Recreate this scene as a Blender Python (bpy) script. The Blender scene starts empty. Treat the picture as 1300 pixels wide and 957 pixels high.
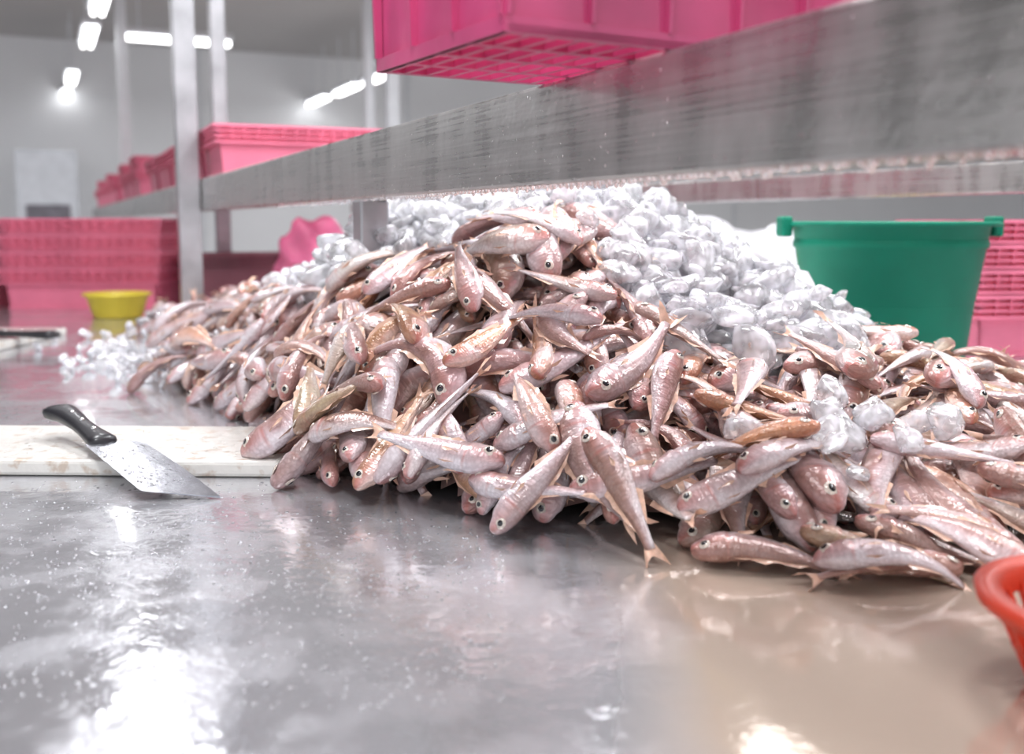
import bpy, bmesh, math, random
import numpy as np
from mathutils import Vector, Matrix
random.seed(7); rng=np.random.default_rng(7)
S=bpy.context.scene
try:
    S.view_settings.view_transform='Standard'
except Exception: pass
T=0.85; CH=0.32; F=1300.0
TH=math.atan(150.5/F)
ct,st=math.cos(TH),math.sin(TH)
def ray(px,py):
    a=(px-650)/F; b=(433.5-py)/F
    return np.array([a, ct+b*st, -st+b*ct])
def onz(px,py,z):      # point on horizontal plane z (above table)
    r=ray(px,py); k=(z-CH)/r[2]; return np.array([r[0]*k,r[1]*k,z])
def ond(px,py,d):
    r=ray(px,py); k=d/r[1]; return np.array([r[0]*k,d,CH+r[2]*k])
W=Vector((-0.4157,0.9095,0)); U=Vector((0.9095,0.4157,0))
ANG=math.atan2(U.y,U.x)
# ---------------------------------------------------------------- materials
def newmat(name):
    m=bpy.data.materials.new(name); m.use_nodes=True
    nt=m.node_tree; return m,nt,nt.nodes['Principled BSDF']
def N(nt,t,**k):
    n=nt.nodes.new(t)
    for a,b in k.items(): setattr(n,a,b)
    return n
def ramp(nt,pts):
    r=N(nt,'ShaderNodeValToRGB'); e=r.color_ramp.elements
    while len(e)<len(pts): e.new(0.5)
    for i,(p,c) in enumerate(pts):
        e[i].position=p; e[i].color=(c[0],c[1],c[2],1)
    return r
def mat(name,col,rough=.4,metal=0,var=.12,scale=8,bump=.0,coat=0,trans=0,ior=1.45,emit=0,bscale=None,spec=None):
    m,nt,b=newmat(name)
    tc=N(nt,'ShaderNodeTexCoord'); no=N(nt,'ShaderNodeTexNoise'); no.inputs['Scale'].default_value=scale; no.inputs['Detail'].default_value=4
    nt.links.new(tc.outputs['Object'],no.inputs['Vector'])
    lo=[c*(1-var) for c in col]; hi=[min(1,c*(1+var)) for c in col]
    r=ramp(nt,[(.3,lo),(.7,hi)])
    nt.links.new(no.outputs['Fac'],r.inputs['Fac']); nt.links.new(r.outputs['Color'],b.inputs['Base Color'])
    b.inputs['Roughness'].default_value=rough; b.inputs['Metallic'].default_value=metal
    b.inputs['Coat Weight'].default_value=coat; b.inputs['Coat Roughness'].default_value=.08
    b.inputs['Transmission Weight'].default_value=trans; b.inputs['IOR'].default_value=ior
    if emit:
        b.inputs['Emission Color'].default_value=(1,1,1,1); b.inputs['Emission Strength'].default_value=emit
    if bump:
        n2=N(nt,'ShaderNodeTexNoise'); n2.inputs['Scale'].default_value=bscale or scale*3
        nt.links.new(tc.outputs['Object'],n2.inputs['Vector'])
        bp=N(nt,'ShaderNodeBump'); bp.inputs['Strength'].default_value=bump; bp.inputs['Distance'].default_value=.01
        nt.links.new(n2.outputs['Fac'],bp.inputs['Height']); nt.links.new(bp.outputs['Normal'],b.inputs['Normal'])
    return m
M_pink=mat('pink_plastic',(.80,.20,.31),.5,var=.10,scale=6,bump=.05)
M_pinkd=mat('magenta_plastic',(.58,.07,.20),.3,var=.25,scale=7,bump=.12,coat=.4)
M_green=mat('green_plastic',(.0,.175,.105),.55,var=.2,scale=5,bump=.05,ior=1.35)
M_red=mat('red_plastic',(.70,.055,.02),.4,var=.1)
M_yel=mat('yellow_plastic',(.75,.60,.06),.4,var=.1)
M_black=mat('black_handle_plastic',(.02,.02,.024),.35,var=.2,coat=.2)
def board_mat():
    m=mat('cutting_board_plastic',(.76,.745,.70),.28,var=.05,scale=9,bump=.2,bscale=60,coat=.6)
    nt=m.node_tree; b=nt.nodes['Principled BSDF']
    src=b.inputs['Base Color'].links[0].from_socket
    ge=N(nt,'ShaderNodeNewGeometry'); n=N(nt,'ShaderNodeTexNoise'); n.inputs['Scale'].default_value=45; n.inputs['Detail'].default_value=6; nt.links.new(ge.outputs['Position'],n.inputs['Vector'])
    r=ramp(nt,[(.56,(0,0,0)),(.66,(1,1,1))]); nt.links.new(n.outputs['Fac'],r.inputs['Fac'])
    mu=N(nt,'ShaderNodeMath',operation='MULTIPLY'); mu.inputs[1].default_value=.7; nt.links.new(r.outputs['Color'],mu.inputs[0])
    mx=N(nt,'ShaderNodeMix',data_type='RGBA'); nt.links.new(mu.outputs[0],mx.inputs['Factor']); nt.links.new(src,mx.inputs[6]); mx.inputs[7].default_value=(.50,.38,.28,1)
    nt.links.new(mx.outputs[2],b.inputs['Base Color']); return m
M_board=board_mat()
M_wall=mat('wall_panel',(.84,.85,.87),.5,var=.03,scale=.6)
M_ceil=mat('ceiling_paint',(.49,.475,.47),.7,var=.06,scale=.5)
M_floor=mat('wet_concrete_floor',(.52,.51,.50),.3,var=.2,scale=2)
M_white=mat('white_painted_metal',(.74,.76,.79),.4,var=.04)
M_machine=mat('pale_grey_metal',(.74,.77,.82),.4,var=.06)
M_dark=mat('dark_panel',(.20,.19,.22),.4,var=.2)
M_bag=mat('white_plastic_bag',(.80,.80,.84),.3,var=.08,scale=10,bump=.5,bscale=18)
M_pbag=mat('pink_plastic_bag',(.84,.20,.38),.3,var=.2,scale=10,bump=.5,bscale=18)
M_maroon=mat('maroon_plastic',(.30,.12,.15),.4)
M_wire=mat('wire_metal',(.6,.6,.6),.3,metal=1)
M_blade=mat('blade_steel',(.52,.53,.57),.24,metal=1,var=.15,scale=30,bump=.03,bscale=60)
M_rivet=mat('rivet_steel',(.8,.8,.8),.2,metal=1)
M_lamp=mat('lamp_diffuser',(1,1,1),.5,var=.0,emit=7)
M_post=mat('galvanised_post',(.44,.44,.46),.4,metal=.8,var=.2,scale=9)
M_water=mat('water_drop',(1,1,1),.02,var=0,trans=1,ior=1.33)
def steel_beam():
    m,nt,b=newmat('brushed_stainless_wet')
    tc=N(nt,'ShaderNodeTexCoord'); mp=N(nt,'ShaderNodeMapping'); mp.inputs['Scale'].default_value=(1.2,1.2,110)
    nt.links.new(tc.outputs['Object'],mp.inputs['Vector'])
    a=N(nt,'ShaderNodeTexNoise'); a.inputs['Scale'].default_value=3; a.inputs['Detail'].default_value=5
    nt.links.new(mp.outputs[0],a.inputs['Vector'])
    mp2=N(nt,'ShaderNodeMapping'); mp2.inputs['Scale'].default_value=(12,12,3.2); nt.links.new(tc.outputs['Object'],mp2.inputs['Vector'])
    c=N(nt,'ShaderNodeTexNoise'); c.inputs['Scale'].default_value=2.0; c.inputs['Detail'].default_value=4
    nt.links.new(mp2.outputs[0],c.inputs['Vector'])
    mx=N(nt,'ShaderNodeMath',operation='ADD'); nt.links.new(a.outputs['Fac'],mx.inputs[0]); nt.links.new(c.outputs['Fac'],mx.inputs[1])
    hf=N(nt,'ShaderNodeMath',operation='MULTIPLY'); hf.inputs[1].default_value=.5; nt.links.new(mx.outputs[0],hf.inputs[0])
    r=ramp(nt,[(.36,(.40,.39,.38)),(.5,(.49,.48,.47)),(.64,(.58,.57,.56))]); nt.links.new(hf.outputs[0],r.inputs['Fac']); nt.links.new(r.outputs['Color'],b.inputs['Base Color'])
    r2=ramp(nt,[(.38,(.22,)*3),(.62,(.38,)*3)]); nt.links.new(hf.outputs[0],r2.inputs['Fac']); nt.links.new(r2.outputs['Color'],b.inputs['Roughness'])
    b.inputs['Metallic'].default_value=.85
    v=N(nt,'ShaderNodeTexNoise'); v.inputs['Scale'].default_value=130; nt.links.new(tc.outputs['Object'],v.inputs['Vector'])
    bp=N(nt,'ShaderNodeBump'); bp.inputs['Strength'].default_value=.3; bp.inputs['Distance'].default_value=.001
    nt.links.new(v.outputs['Fac'],bp.inputs['Height']); nt.links.new(bp.outputs['Normal'],b.inputs['Normal'])
    return m
M_beam=steel_beam()
def table_mat():
    m,nt,b=newmat('wet_stainless_table')
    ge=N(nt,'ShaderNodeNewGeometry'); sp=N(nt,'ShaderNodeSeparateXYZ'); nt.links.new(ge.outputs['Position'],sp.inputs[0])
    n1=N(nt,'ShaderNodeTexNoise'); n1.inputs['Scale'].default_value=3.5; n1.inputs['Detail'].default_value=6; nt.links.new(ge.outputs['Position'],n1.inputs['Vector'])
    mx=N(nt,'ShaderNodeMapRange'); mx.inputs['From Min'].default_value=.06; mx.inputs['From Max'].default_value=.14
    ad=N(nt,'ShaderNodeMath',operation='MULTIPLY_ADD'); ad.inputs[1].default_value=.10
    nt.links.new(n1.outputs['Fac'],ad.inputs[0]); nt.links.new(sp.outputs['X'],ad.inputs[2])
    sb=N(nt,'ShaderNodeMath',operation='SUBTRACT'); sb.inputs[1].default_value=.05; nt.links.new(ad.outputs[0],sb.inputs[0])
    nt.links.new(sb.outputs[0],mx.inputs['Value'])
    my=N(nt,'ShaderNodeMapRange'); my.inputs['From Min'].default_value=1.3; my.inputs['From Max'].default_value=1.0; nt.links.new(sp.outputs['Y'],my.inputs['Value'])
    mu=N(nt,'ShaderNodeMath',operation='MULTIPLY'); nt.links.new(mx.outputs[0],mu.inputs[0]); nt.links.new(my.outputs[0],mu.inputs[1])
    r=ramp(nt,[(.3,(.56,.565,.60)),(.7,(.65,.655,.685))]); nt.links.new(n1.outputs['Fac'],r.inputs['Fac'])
    mc=N(nt,'ShaderNodeMix',data_type='RGBA'); nt.links.new(mu.outputs[0],mc.inputs['Factor']); nt.links.new(r.outputs['Color'],mc.inputs[6]); mc.inputs[7].default_value=(.50,.40,.325,1)  # tan at the near right: a warm reflection painted into the base colour
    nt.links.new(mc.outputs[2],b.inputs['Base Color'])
    mm=N(nt,'ShaderNodeMapRange'); mm.inputs['To Min'].default_value=.72; mm.inputs['To Max'].default_value=.3; nt.links.new(mu.outputs[0],mm.inputs['Value']); nt.links.new(mm.outputs[0],b.inputs['Metallic'])
    n2=N(nt,'ShaderNodeTexNoise'); n2.inputs['Scale'].default_value=16; n2.inputs['Detail'].default_value=6; nt.links.new(ge.outputs['Position'],n2.inputs['Vector'])
    r2=ramp(nt,[(.42,(.10,)*3),(.56,(.26,)*3)]); nt.links.new(n2.outputs['Fac'],r2.inputs['Fac'])
    mr=N(nt,'ShaderNodeMix',data_type='RGBA'); nt.links.new(mu.outputs[0],mr.inputs['Factor']); nt.links.new(r2.outputs['Color'],mr.inputs[6]); mr.inputs[7].default_value=(.08,.08,.08,1)
    nt.links.new(mr.outputs[2],b.inputs['Roughness'])
    n3=N(nt,'ShaderNodeTexNoise'); n3.inputs['Scale'].default_value=50; n3.inputs['Detail'].default_value=4; nt.links.new(ge.outputs['Position'],n3.inputs['Vector'])
    bp=N(nt,'ShaderNodeBump'); bp.inputs['Distance'].default_value=.004
    bs=N(nt,'ShaderNodeMapRange'); bs.inputs['To Min'].default_value=.24; bs.inputs['To Max'].default_value=.10; nt.links.new(mu.outputs[0],bs.inputs['Value']); nt.links.new(bs.outputs[0],bp.inputs['Strength'])
    nt.links.new(n3.outputs['Fac'],bp.inputs['Height']); nt.links.new(bp.outputs['Normal'],b.inputs['Normal'])
    b.inputs['Coat Weight'].default_value=.3; b.inputs['Coat Roughness'].default_value=.03
    return m
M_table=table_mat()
def ice_mat(name,tr,rough,sc=1.3,bd=.03):
    m,nt,b=newmat(name)
    tc=N(nt,'ShaderNodeTexCoord'); n=N(nt,'ShaderNodeTexNoise'); n.inputs['Scale'].default_value=sc; n.inputs['Detail'].default_value=1; nt.links.new(tc.outputs['Object'],n.inputs['Vector'])
    r=ramp(nt,[(.3,(.94,.94,1)),(.7,(1,1,1))]); nt.links.new(n.outputs['Fac'],r.inputs['Fac']); nt.links.new(r.outputs['Color'],b.inputs['Base Color'])
    b.inputs['Roughness'].default_value=rough; b.inputs['IOR'].default_value=1.25
    if tr>.1:
        rt=ramp(nt,[(.35,(max(0,tr-.2),)*3),(.62,(min(1,tr+.3),)*3)]); nt.links.new(n.outputs['Fac'],rt.inputs['Fac']); nt.links.new(rt.outputs['Color'],b.inputs['Transmission Weight'])
    b.inputs['Coat Weight'].default_value=.8; b.inputs['Coat Roughness'].default_value=.03
    bp=N(nt,'ShaderNodeBump'); bp.inputs['Strength'].default_value=.2; bp.inputs['Distance'].default_value=bd
    nt.links.new(n.outputs['Fac'],bp.inputs['Height']); nt.links.new(bp.outputs['Normal'],b.inputs['Normal'])
    return m
M_ice=ice_mat('melting_ice',.50,.16); M_icecore=ice_mat('crushed_ice',.0,.3,60,.006); M_ice2=ice_mat('melting_ice_mass',.42,.18,40,.0006)
def fish_mat():
    m,nt,b=newmat('fish_skin')
    at=N(nt,'ShaderNodeAttribute',attribute_name='fc'); sp=N(nt,'ShaderNodeSeparateColor'); nt.links.new(at.outputs['Color'],sp.inputs[0])
    oi=N(nt,'ShaderNodeObjectInfo')
    ad=N(nt,'ShaderNodeMath',operation='ADD'); nt.links.new(sp.outputs[2],ad.inputs[0]); nt.links.new(oi.outputs['Random'],ad.inputs[1])
    fr=N(nt,'ShaderNodeMath',operation='FRACT'); nt.links.new(ad.outputs[0],fr.inputs[0])
    uv=N(nt,'ShaderNodeUVMap',uv_map='UVMap')
    no=N(nt,'ShaderNodeTexNoise'); no.inputs['Scale'].default_value=7; no.inputs['Detail'].default_value=6; nt.links.new(uv.outputs[0],no.inputs['Vector'])
    a2=N(nt,'ShaderNodeMath',operation='MULTIPLY_ADD'); a2.inputs[1].default_value=.9; nt.links.new(no.outputs['Fac'],a2.inputs[0]); nt.links.new(sp.outputs[0],a2.inputs[2])
    a3=N(nt,'ShaderNodeMath',operation='SUBTRACT'); a3.inputs[1].default_value=.43; nt.links.new(a2.outputs[0],a3.inputs[0])
    r=ramp(nt,[(.16,(.88,.85,.89)),(.38,(.71,.56,.58)),(.60,(.50,.285,.25)),(.84,(.25,.11,.07))]); nt.links.new(a3.outputs[0],r.inputs['Fac'])
    rt=ramp(nt,[(.0,(.82,.79,.84)),(.14,(.60,.41,.43)),(.28,(.35,.21,.15)),(.42,(.76,.68,.75)),(.56,(.60,.50,.32)),(.68,(.84,.37,.15)),(.80,(.80,.57,.53)),(.90,(.52,.30,.30)),(1,(.78,.71,.77))]); nt.links.new(fr.outputs[0],rt.inputs['Fac'])
    n6=N(nt,'ShaderNodeTexNoise'); n6.inputs['Scale'].default_value=3.2; n6.inputs['Detail'].default_value=3; nt.links.new(uv.outputs[0],n6.inputs['Vector'])
    mf=N(nt,'ShaderNodeMapRange'); mf.inputs['From Min'].default_value=.3; mf.inputs['From Max'].default_value=.7; mf.inputs['To Min'].default_value=.15; mf.inputs['To Max'].default_value=.75; nt.links.new(n6.outputs['Fac'],mf.inputs['Value'])
    mx=N(nt,'ShaderNodeMix',data_type='RGBA'); nt.links.new(mf.outputs[0],mx.inputs['Factor']); nt.links.new(r.outputs['Color'],mx.inputs[6]); nt.links.new(rt.outputs['Color'],mx.inputs[7])
    rh=ramp(nt,[(.0,(1,)*3),(.06,(.75,)*3),(.16,(.36,)*3),(.235,(.25,)*3),(.25,(.8,)*3),(.27,(.0,)*3)]); nt.links.new(sp.outputs[1],rh.inputs['Fac'])
    rl=ramp(nt,[(.0,(.15,)*3),(.2,(.9,)*3),(.6,(1,)*3),(.78,(.35,)*3)]); nt.links.new(sp.outputs[0],rl.inputs['Fac'])
    mh0=N(nt,'ShaderNodeMath',operation='MULTIPLY'); nt.links.new(rl.outputs['Color'],mh0.inputs[0]); nt.links.new(rh.outputs['Color'],mh0.inputs[1])
    mh=N(nt,'ShaderNodeMath',operation='MULTIPLY'); mh.inputs[1].default_value=.72; nt.links.new(mh0.outputs[0],mh.inputs[0])
    m2=N(nt,'ShaderNodeMix',data_type='RGBA'); nt.links.new(mh.outputs[0],m2.inputs['Factor']); nt.links.new(mx.outputs[2],m2.inputs[6]); m2.inputs[7].default_value=(.58,.15,.12,1)
    mp=N(nt,'ShaderNodeMapping'); mp.inputs['Scale'].default_value=(48,20,1); nt.links.new(uv.outputs[0],mp.inputs['Vector'])
    vo=N(nt,'ShaderNodeTexVoronoi'); vo.inputs['Scale'].default_value=1; nt.links.new(mp.outputs[0],vo.inputs['Vector'])
    rs=ramp(nt,[(.2,(1,1,1)),(.75,(.70,.66,.66))]); nt.links.new(vo.outputs['Distance'],rs.inputs['Fac'])
    m3=N(nt,'ShaderNodeMix',data_type='RGBA',blend_type='MULTIPLY'); m3.inputs['Factor'].default_value=.6; nt.links.new(m2.outputs[2],m3.inputs[6]); nt.links.new(rs.outputs['Color'],m3.inputs[7])
    nt.links.new(m3.outputs[2],b.inputs['Base Color'])
    n5=N(nt,'ShaderNodeTexNoise'); n5.inputs['Scale'].default_value=14; n5.inputs['Detail'].default_value=4; nt.links.new(uv.outputs[0],n5.inputs['Vector'])
    a5=N(nt,'ShaderNodeMath',operation='MULTIPLY_ADD'); a5.inputs[1].default_value=.25; nt.links.new(vo.outputs['Distance'],a5.inputs[0]); nt.links.new(n5.outputs['Fac'],a5.inputs[2])
    bp=N(nt,'ShaderNodeBump'); bp.inputs['Strength'].default_value=.5; bp.inputs['Distance'].default_value=.0035
    nt.links.new(a5.outputs[0],bp.inputs['Height']); nt.links.new(bp.outputs['Normal'],b.inputs['Normal'])
    b.inputs['Metallic'].default_value=.12; b.inputs['Roughness'].default_value=.3; b.inputs['Coat Weight'].default_value=.9; b.inputs['Coat Roughness'].default_value=.05
    nt.links.new(bp.outputs['Normal'],b.inputs['Coat Normal'])
    return m
M_fish=fish_mat()
M_fin=mat('fish_fin',(.74,.48,.36),.35,var=.25,scale=20,coat=.5)
M_pupil=mat('fish_pupil',(.010,.010,.014),.08,var=0,coat=1)
M_iris=mat('fish_iris',(.70,.62,.54),.15,var=.25,scale=60,coat=1,metal=.1)
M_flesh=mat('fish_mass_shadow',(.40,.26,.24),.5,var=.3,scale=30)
# ---------------------------------------------------------------- generic builders
col=S.collection
def link(o): col.objects.link(o); return o
def tag(o,label,cat,group=None,kind=None):
    o['label']=label; o['category']=cat
    if group: o['group']=group
    if kind: o['kind']=kind
    return o
def struct(o): o['kind']='structure'; return o
def bm_box(bm,c,s,mi=0):
    x,y,z=c; a,b,d=s[0]/2,s[1]/2,s[2]/2
    vs=[bm.verts.new((x+i*a,y+j*b,z+k*d)) for i in(-1,1) for j in(-1,1) for k in(-1,1)]
    for f in((0,1,3,2),(4,6,7,5),(0,4,5,1),(2,3,7,6),(0,2,6,4),(1,5,7,3)):
        fc=bm.faces.new([vs[q] for q in f]); fc.material_index=mi
def bm_hex(bm,P,mi=0):
    vs=[bm.verts.new(p) for p in P]
    for f in((3,2,1,0),(4,5,6,7),(0,1,5,4),(1,2,6,5),(2,3,7,6),(3,0,4,7)):
        fc=bm.faces.new([vs[q] for q in f]); fc.material_index=mi
def finish(bm,name,mats,bevel=0,smooth=False,seg=2):
    bmesh.ops.recalc_face_normals(bm,faces=bm.faces)
    me=bpy.data.meshes.new(name); bm.to_mesh(me); bm.free()
    for m in mats: me.materials.append(m)
    if smooth: me.polygons.foreach_set('use_smooth',[True]*len(me.polygons))
    o=bpy.data.objects.new(name,me); link(o)
    if bevel:
        md=o.modifiers.new('bevel','BEVEL'); md.width=bevel; md.segments=seg; md.limit_method='ANGLE'
    return o
def box(name,size,loc,rz,m,bevel=0):
    bm=bmesh.new(); bm_box(bm,(0,0,0),size); o=finish(bm,name,[m],bevel)
    o.location=loc; o.rotation_euler=(0,0,rz); return o
def lathe(bm,prof,seg=40,mi=0,close=False):
    rings=[]
    for r,z in prof:
        rings.append([bm.verts.new((r*math.cos(2*math.pi*i/seg),r*math.sin(2*math.pi*i/seg),z)) for i in range(seg)] if r>1e-6 else [bm.verts.new((0,0,z))])
    for a,b in zip(rings[:-1],rings[1:]):
        for i in range(seg):
            j=(i+1)%seg
            if len(a)==1 and len(b)==1: continue
            if len(a)==1: f=bm.faces.new((a[0],b[i],b[j]))
            elif len(b)==1: f=bm.faces.new((a[i],a[j],b[0]))
            else: f=bm.faces.new((a[i],a[j],b[j],b[i]))
            f.material_index=mi; f.smooth=True
def tube(bm,pts,r,seg=8):
    prev=None; n=len(pts)
    for i,p in enumerate(pts):
        p=Vector(p); t=(Vector(pts[min(i+1,n-1)])-Vector(pts[max(i-1,0)])).normalized()
        a=t.cross(Vector((0,0,1))); a=a.normalized() if a.length>1e-4 else Vector((1,0,0)); b=t.cross(a)
        ring=[bm.verts.new(p+a*r*math.cos(2*math.pi*k/seg)+b*r*math.sin(2*math.pi*k/seg)) for k in range(seg)]
        if prev:
            for k in range(seg): bm.faces.new((prev[k],prev[(k+1)%seg],ring[(k+1)%seg],ring[k]))
        else: bm.faces.new(ring[::-1])
        prev=ring
    bm.faces.new(prev)
# ---------------------------------------------------------------- room
CZ=T+CH
FW=Vector((-5,12.5,0))
far=box('wall_far',(40,.2,3.4),(FW.x+U.x*6,FW.y+U.y*6,1.65),ANG,M_wall); struct(far)
o=box('floor',(44,40,.1),(0,6,-.05),0,M_floor); struct(o)
o=box('ceiling',(44,22,.1),(0,9,3.35),0,M_ceil); struct(o)
for i,t in enumerate([-1.5,1.2,3.9,6.6,9.3]):
    p=FW+U*t-W*.12; o=box('trim_%d'%(i+1),(.05,.03,3.3),(p.x,p.y,1.65),ANG,M_white); struct(o)
# ---------------------------------------------------------------- lamps
def lamp(loc,rz,length=1.25,power=0,size=.3):
    e=bpy.data.objects.new('ceiling_lamp',None); link(e); e.location=loc; e.rotation_euler=(0,0,rz)
    tag(e,'long white fluorescent batten lamp hanging below the ceiling','ceiling lamp','fluorescent lamps')
    bm=bmesh.new(); bm_box(bm,(0,0,.05),(length+.04,.14,.05)); h=finish(bm,'lamp_housing',[M_white],.01); h.parent=e
    for y in(-.03,.03):
        bm=bmesh.new(); tube(bm,[(-length/2,y,0),(length/2,y,0)],.018,10)
        t=finish(bm,'lamp_tube',[M_lamp],0,True); t.parent=e
    for x in(-length*.35,length*.35):
        bm=bmesh.new(); bm_box(bm,(x,0,.07+(3.3-loc[2]-.07)/2),(.012,.012,3.3-loc[2]-.07))
        t=finish(bm,'hanging_rod',[M_white]); t.parent=e
    if power:
        ld=bpy.data.lights.new('lamp_light','AREA'); ld.shape='RECTANGLE'; ld.size=length; ld.size_y=size; ld.energy=power; ld.color=(.97,.975,1)
        lo=bpy.data.objects.new('lamp_light',ld); link(lo); lo.parent=e; lo.location=(0,0,-.03)
    return e
RW=math.atan2(W.y,W.x)
def lpos(px,py,z): p=onz(px,py,z-T); return (p[0],p[1],z)
for (px,py) in [(128,2),(113,48),(91,100),(84,122)]: lamp(lpos(px,py,2.67),RW,.9)
lamp(lpos(225,52,2.67),ANG,.85)
for (px,py) in [(404,129),(440,115),(478,101)]: lamp(lpos(px,py,2.67),RW,.85)
for (x,y,pw) in [(-1.52,4.1,5),(-1.0,2.1,30),(-.2,.3,28),(1.3,3.6,6),(2.1,1.7,38),(.6,1.9,48),(.3,6.0,44),(3.5,7,80),(1,9.5,110),(7,10,110),(-5.4,7.5,70)]:  # lamps out of view; the farthest ones are added to brighten the far wall
    lamp((x,y,2.75),RW,1.25,pw,.35 if pw>6 else .12)
w=bpy.data.worlds.new('world'); S.world=w; w.use_nodes=True
w.node_tree.nodes['Background'].inputs[0].default_value=(.955,.96,1,1); w.node_tree.nodes['Background'].inputs[1].default_value=1.1
# ---------------------------------------------------------------- table
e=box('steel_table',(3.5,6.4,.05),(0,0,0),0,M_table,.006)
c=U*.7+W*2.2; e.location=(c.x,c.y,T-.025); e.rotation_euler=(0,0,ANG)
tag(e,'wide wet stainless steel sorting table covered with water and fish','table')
for t in(-.95,2.35):
    for s in(-.9,2.2,5.3):
        bm=bmesh.new(); bm_box(bm,(0,0,0),(.06,.06,T-.05)); l=finish(bm,'leg',[M_post],.005)
        l.parent=e; l.location=(t-.7,s-2.2,-(T-.05)/2-.025)
# ---------------------------------------------------------------- steel rack
def rail(name,Yref,Xref,Y0,Y1,z0,z1,wd,off,m,lab):
    k=(Y1-Y0)/.9095; Ym=(Y0+Y1)/2; Xm=Xref-(Ym-Yref)*.4157/.9095
    o=box(name,(wd,k,z1-z0),(Xm+U.x*(off+wd/2),Ym+U.y*(off+wd/2),T+(z0+z1)/2),ANG,m,.004)
    return tag(o,lab,'steel beam')
BX=.265;BY=.53
def beamx(Y): return BX-(Y-BY)*.4571
rail('steel_beam',BY,BX,-.5,10,.3577,.4577,.05,0,M_beam,'thick wet brushed stainless beam with hanging drips, carrying pink crates')
rail('steel_rail',BY,BX,.2,10,.43,.4570,.04,.5,M_beam,'thin stainless rail supporting the crates above the table')
rail('steel_beam',2.2,1.1,.6,7,.385,.453,.05,0,M_beam,'stainless rear beam of the rack behind the ice')
def post(x,y,z0,z1,wd,lab,m=M_post,name='steel_post'):
    o=box(name,(wd,wd,z1-z0),(x,y,(z0+z1)/2),ANG,m,.004); return tag(o,lab,'post')
p=Vector((beamx(1.66),1.66,0))+U*.025; post(p.x,p.y,T,T+.3577,.048,'short square steel post holding the beam above the ice')
p=Vector((beamx(3.27),3.27,0))-U*.035; post(p.x,p.y,T,3.3,.066,'tall square galvanised post rising past the beam')
q=ond(277,100,4.4); post(q[0],q[1],T,3.3,.06,'tall square galvanised post behind the crates')
q=ond(156,100,8.5); post(q[0],q[1],0,3.3,.08,'thin white post near the far wall',M_white)
q=ond(468,100,8.); post(q[0],q[1],0,3.3,.07,'thin white post near the far wall',M_white)
q=ond(497,100,8.); post(q[0],q[1],0,3.3,.09,'thin white post near the far wall',M_white)
# ---------------------------------------------------------------- crates
def crate_mesh(L,Wd,H,m,taper=.03,name='plastic_crate',slats=True):
    bm=bmesh.new(); t=.006
    a,b=L/2-taper,Wd/2-taper; A,B=L/2-.014,Wd/2-.014
    def slab(x0,y0,x1,y1,X0,Y0,X1,Y1,nx,ny):
        bm_hex(bm,[(x0,y0,0),(x1,y1,0),(x1-nx*t,y1-ny*t,0),(x0-nx*t,y0-ny*t,0),(X0,Y0,H),(X1,Y1,H),(X1-nx*t,Y1-ny*t,H),(X0-nx*t,Y0-ny*t,H)])
    slab(-a,-b,a,-b,-A,-B,A,-B,0,-1); slab(a,b,-a,b,A,B,-A,B,0,1); slab(a,-b,a,b,A,-B,A,B,1,0); slab(-a,b,-a,-b,-A,B,-A,-B,-1,0)
    rims=((H-.004,.008,.016),(H-.020,.004,.014),(H-.036,.004,.013),(H-.052,.006,.012)) if slats else ((H-.006,.012,.014),(H-.032,.006,.012),(H-.055,.006,.009))
    for z,hh,ex in rims:
        for s in(-1,1):
            bm_box(bm,(0,s*(B+ex/2-.002),z),(2*A+2*ex,ex+.006,hh)); bm_box(bm,(s*(A+ex/2-.002),0,z),(ex+.006,2*B+2*ex,hh))
    if not slats:
        for s in(-1,1):
            bm_box(bm,(0,s*(B+.012),H-.012),(2*A+.024,.003,.024)); bm_box(bm,(s*(A+.012),0,H-.012),(.003,2*B+.024,.024))
    zl=H-.052 if slats else .012
    fl=zl/H; al=a+(A-a)*fl; bl=b+(B-b)*fl; sp_=.04 if slats else .075; hw_=.004 if slats else .002
    n=max(3,int(L/sp_))
    for i in range(n+1):
        f=-1+2*i/n
        for s in(-1,1):
            bm_hex(bm,[(f*al-hw_,s*bl,zl),(f*al+hw_,s*bl,zl),(f*al+hw_,s*(bl+.006),zl),(f*al-hw_,s*(bl+.006),zl),
                       (f*A-hw_,s*B,H-.005),(f*A+hw_,s*B,H-.005),(f*A+hw_,s*(B+.012),H-.005),(f*A-hw_,s*(B+.012),H-.005)])
    n=max(2,int(Wd/sp_))
    for i in range(n+1):
        f=-1+2*i/n
        for s in(-1,1):
            bm_hex(bm,[(s*al,f*bl-hw_,zl),(s*al,f*bl+hw_,zl),(s*(al+.006),f*bl+hw_,zl),(s*(al+.006),f*bl-hw_,zl),
                       (s*A,f*B-hw_,H-.005),(s*A,f*B+hw_,H-.005),(s*(A+.012),f*B+hw_,H-.005),(s*(A+.012),f*B-hw_,H-.005)])
    for s in(-1,1):   # base band
        bm_box(bm,(0,s*(b+.001),.006),(2*a+.006,.006,.012)); bm_box(bm,(s*(a+.001),0,.006),(.006,2*b+.006,.012))
    bm_box(bm,(0,0,.002),(.02,2*b,.004))
    n=int(2*a/.022)
    for i in range(n+1): bm_box(bm,(-a+2*a*i/n,0,.003),(.005,2*b,.006))
    n=int(2*b/.05)
    for i in range(n+1): bm_box(bm,(0,-b+2*b*i/n,.003),(2*a,.008,.0065))
    bmesh.ops.recalc_face_normals(bm,faces=bm.faces)
    me=bpy.data.meshes.new(name); bm.to_mesh(me); bm.free(); me.materials.append(m); return me
CR=crate_mesh(.6,.4,.15,M_pink); CRh=crate_mesh(.62,.26,.19,M_pinkd,.014,slats=False)
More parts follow.
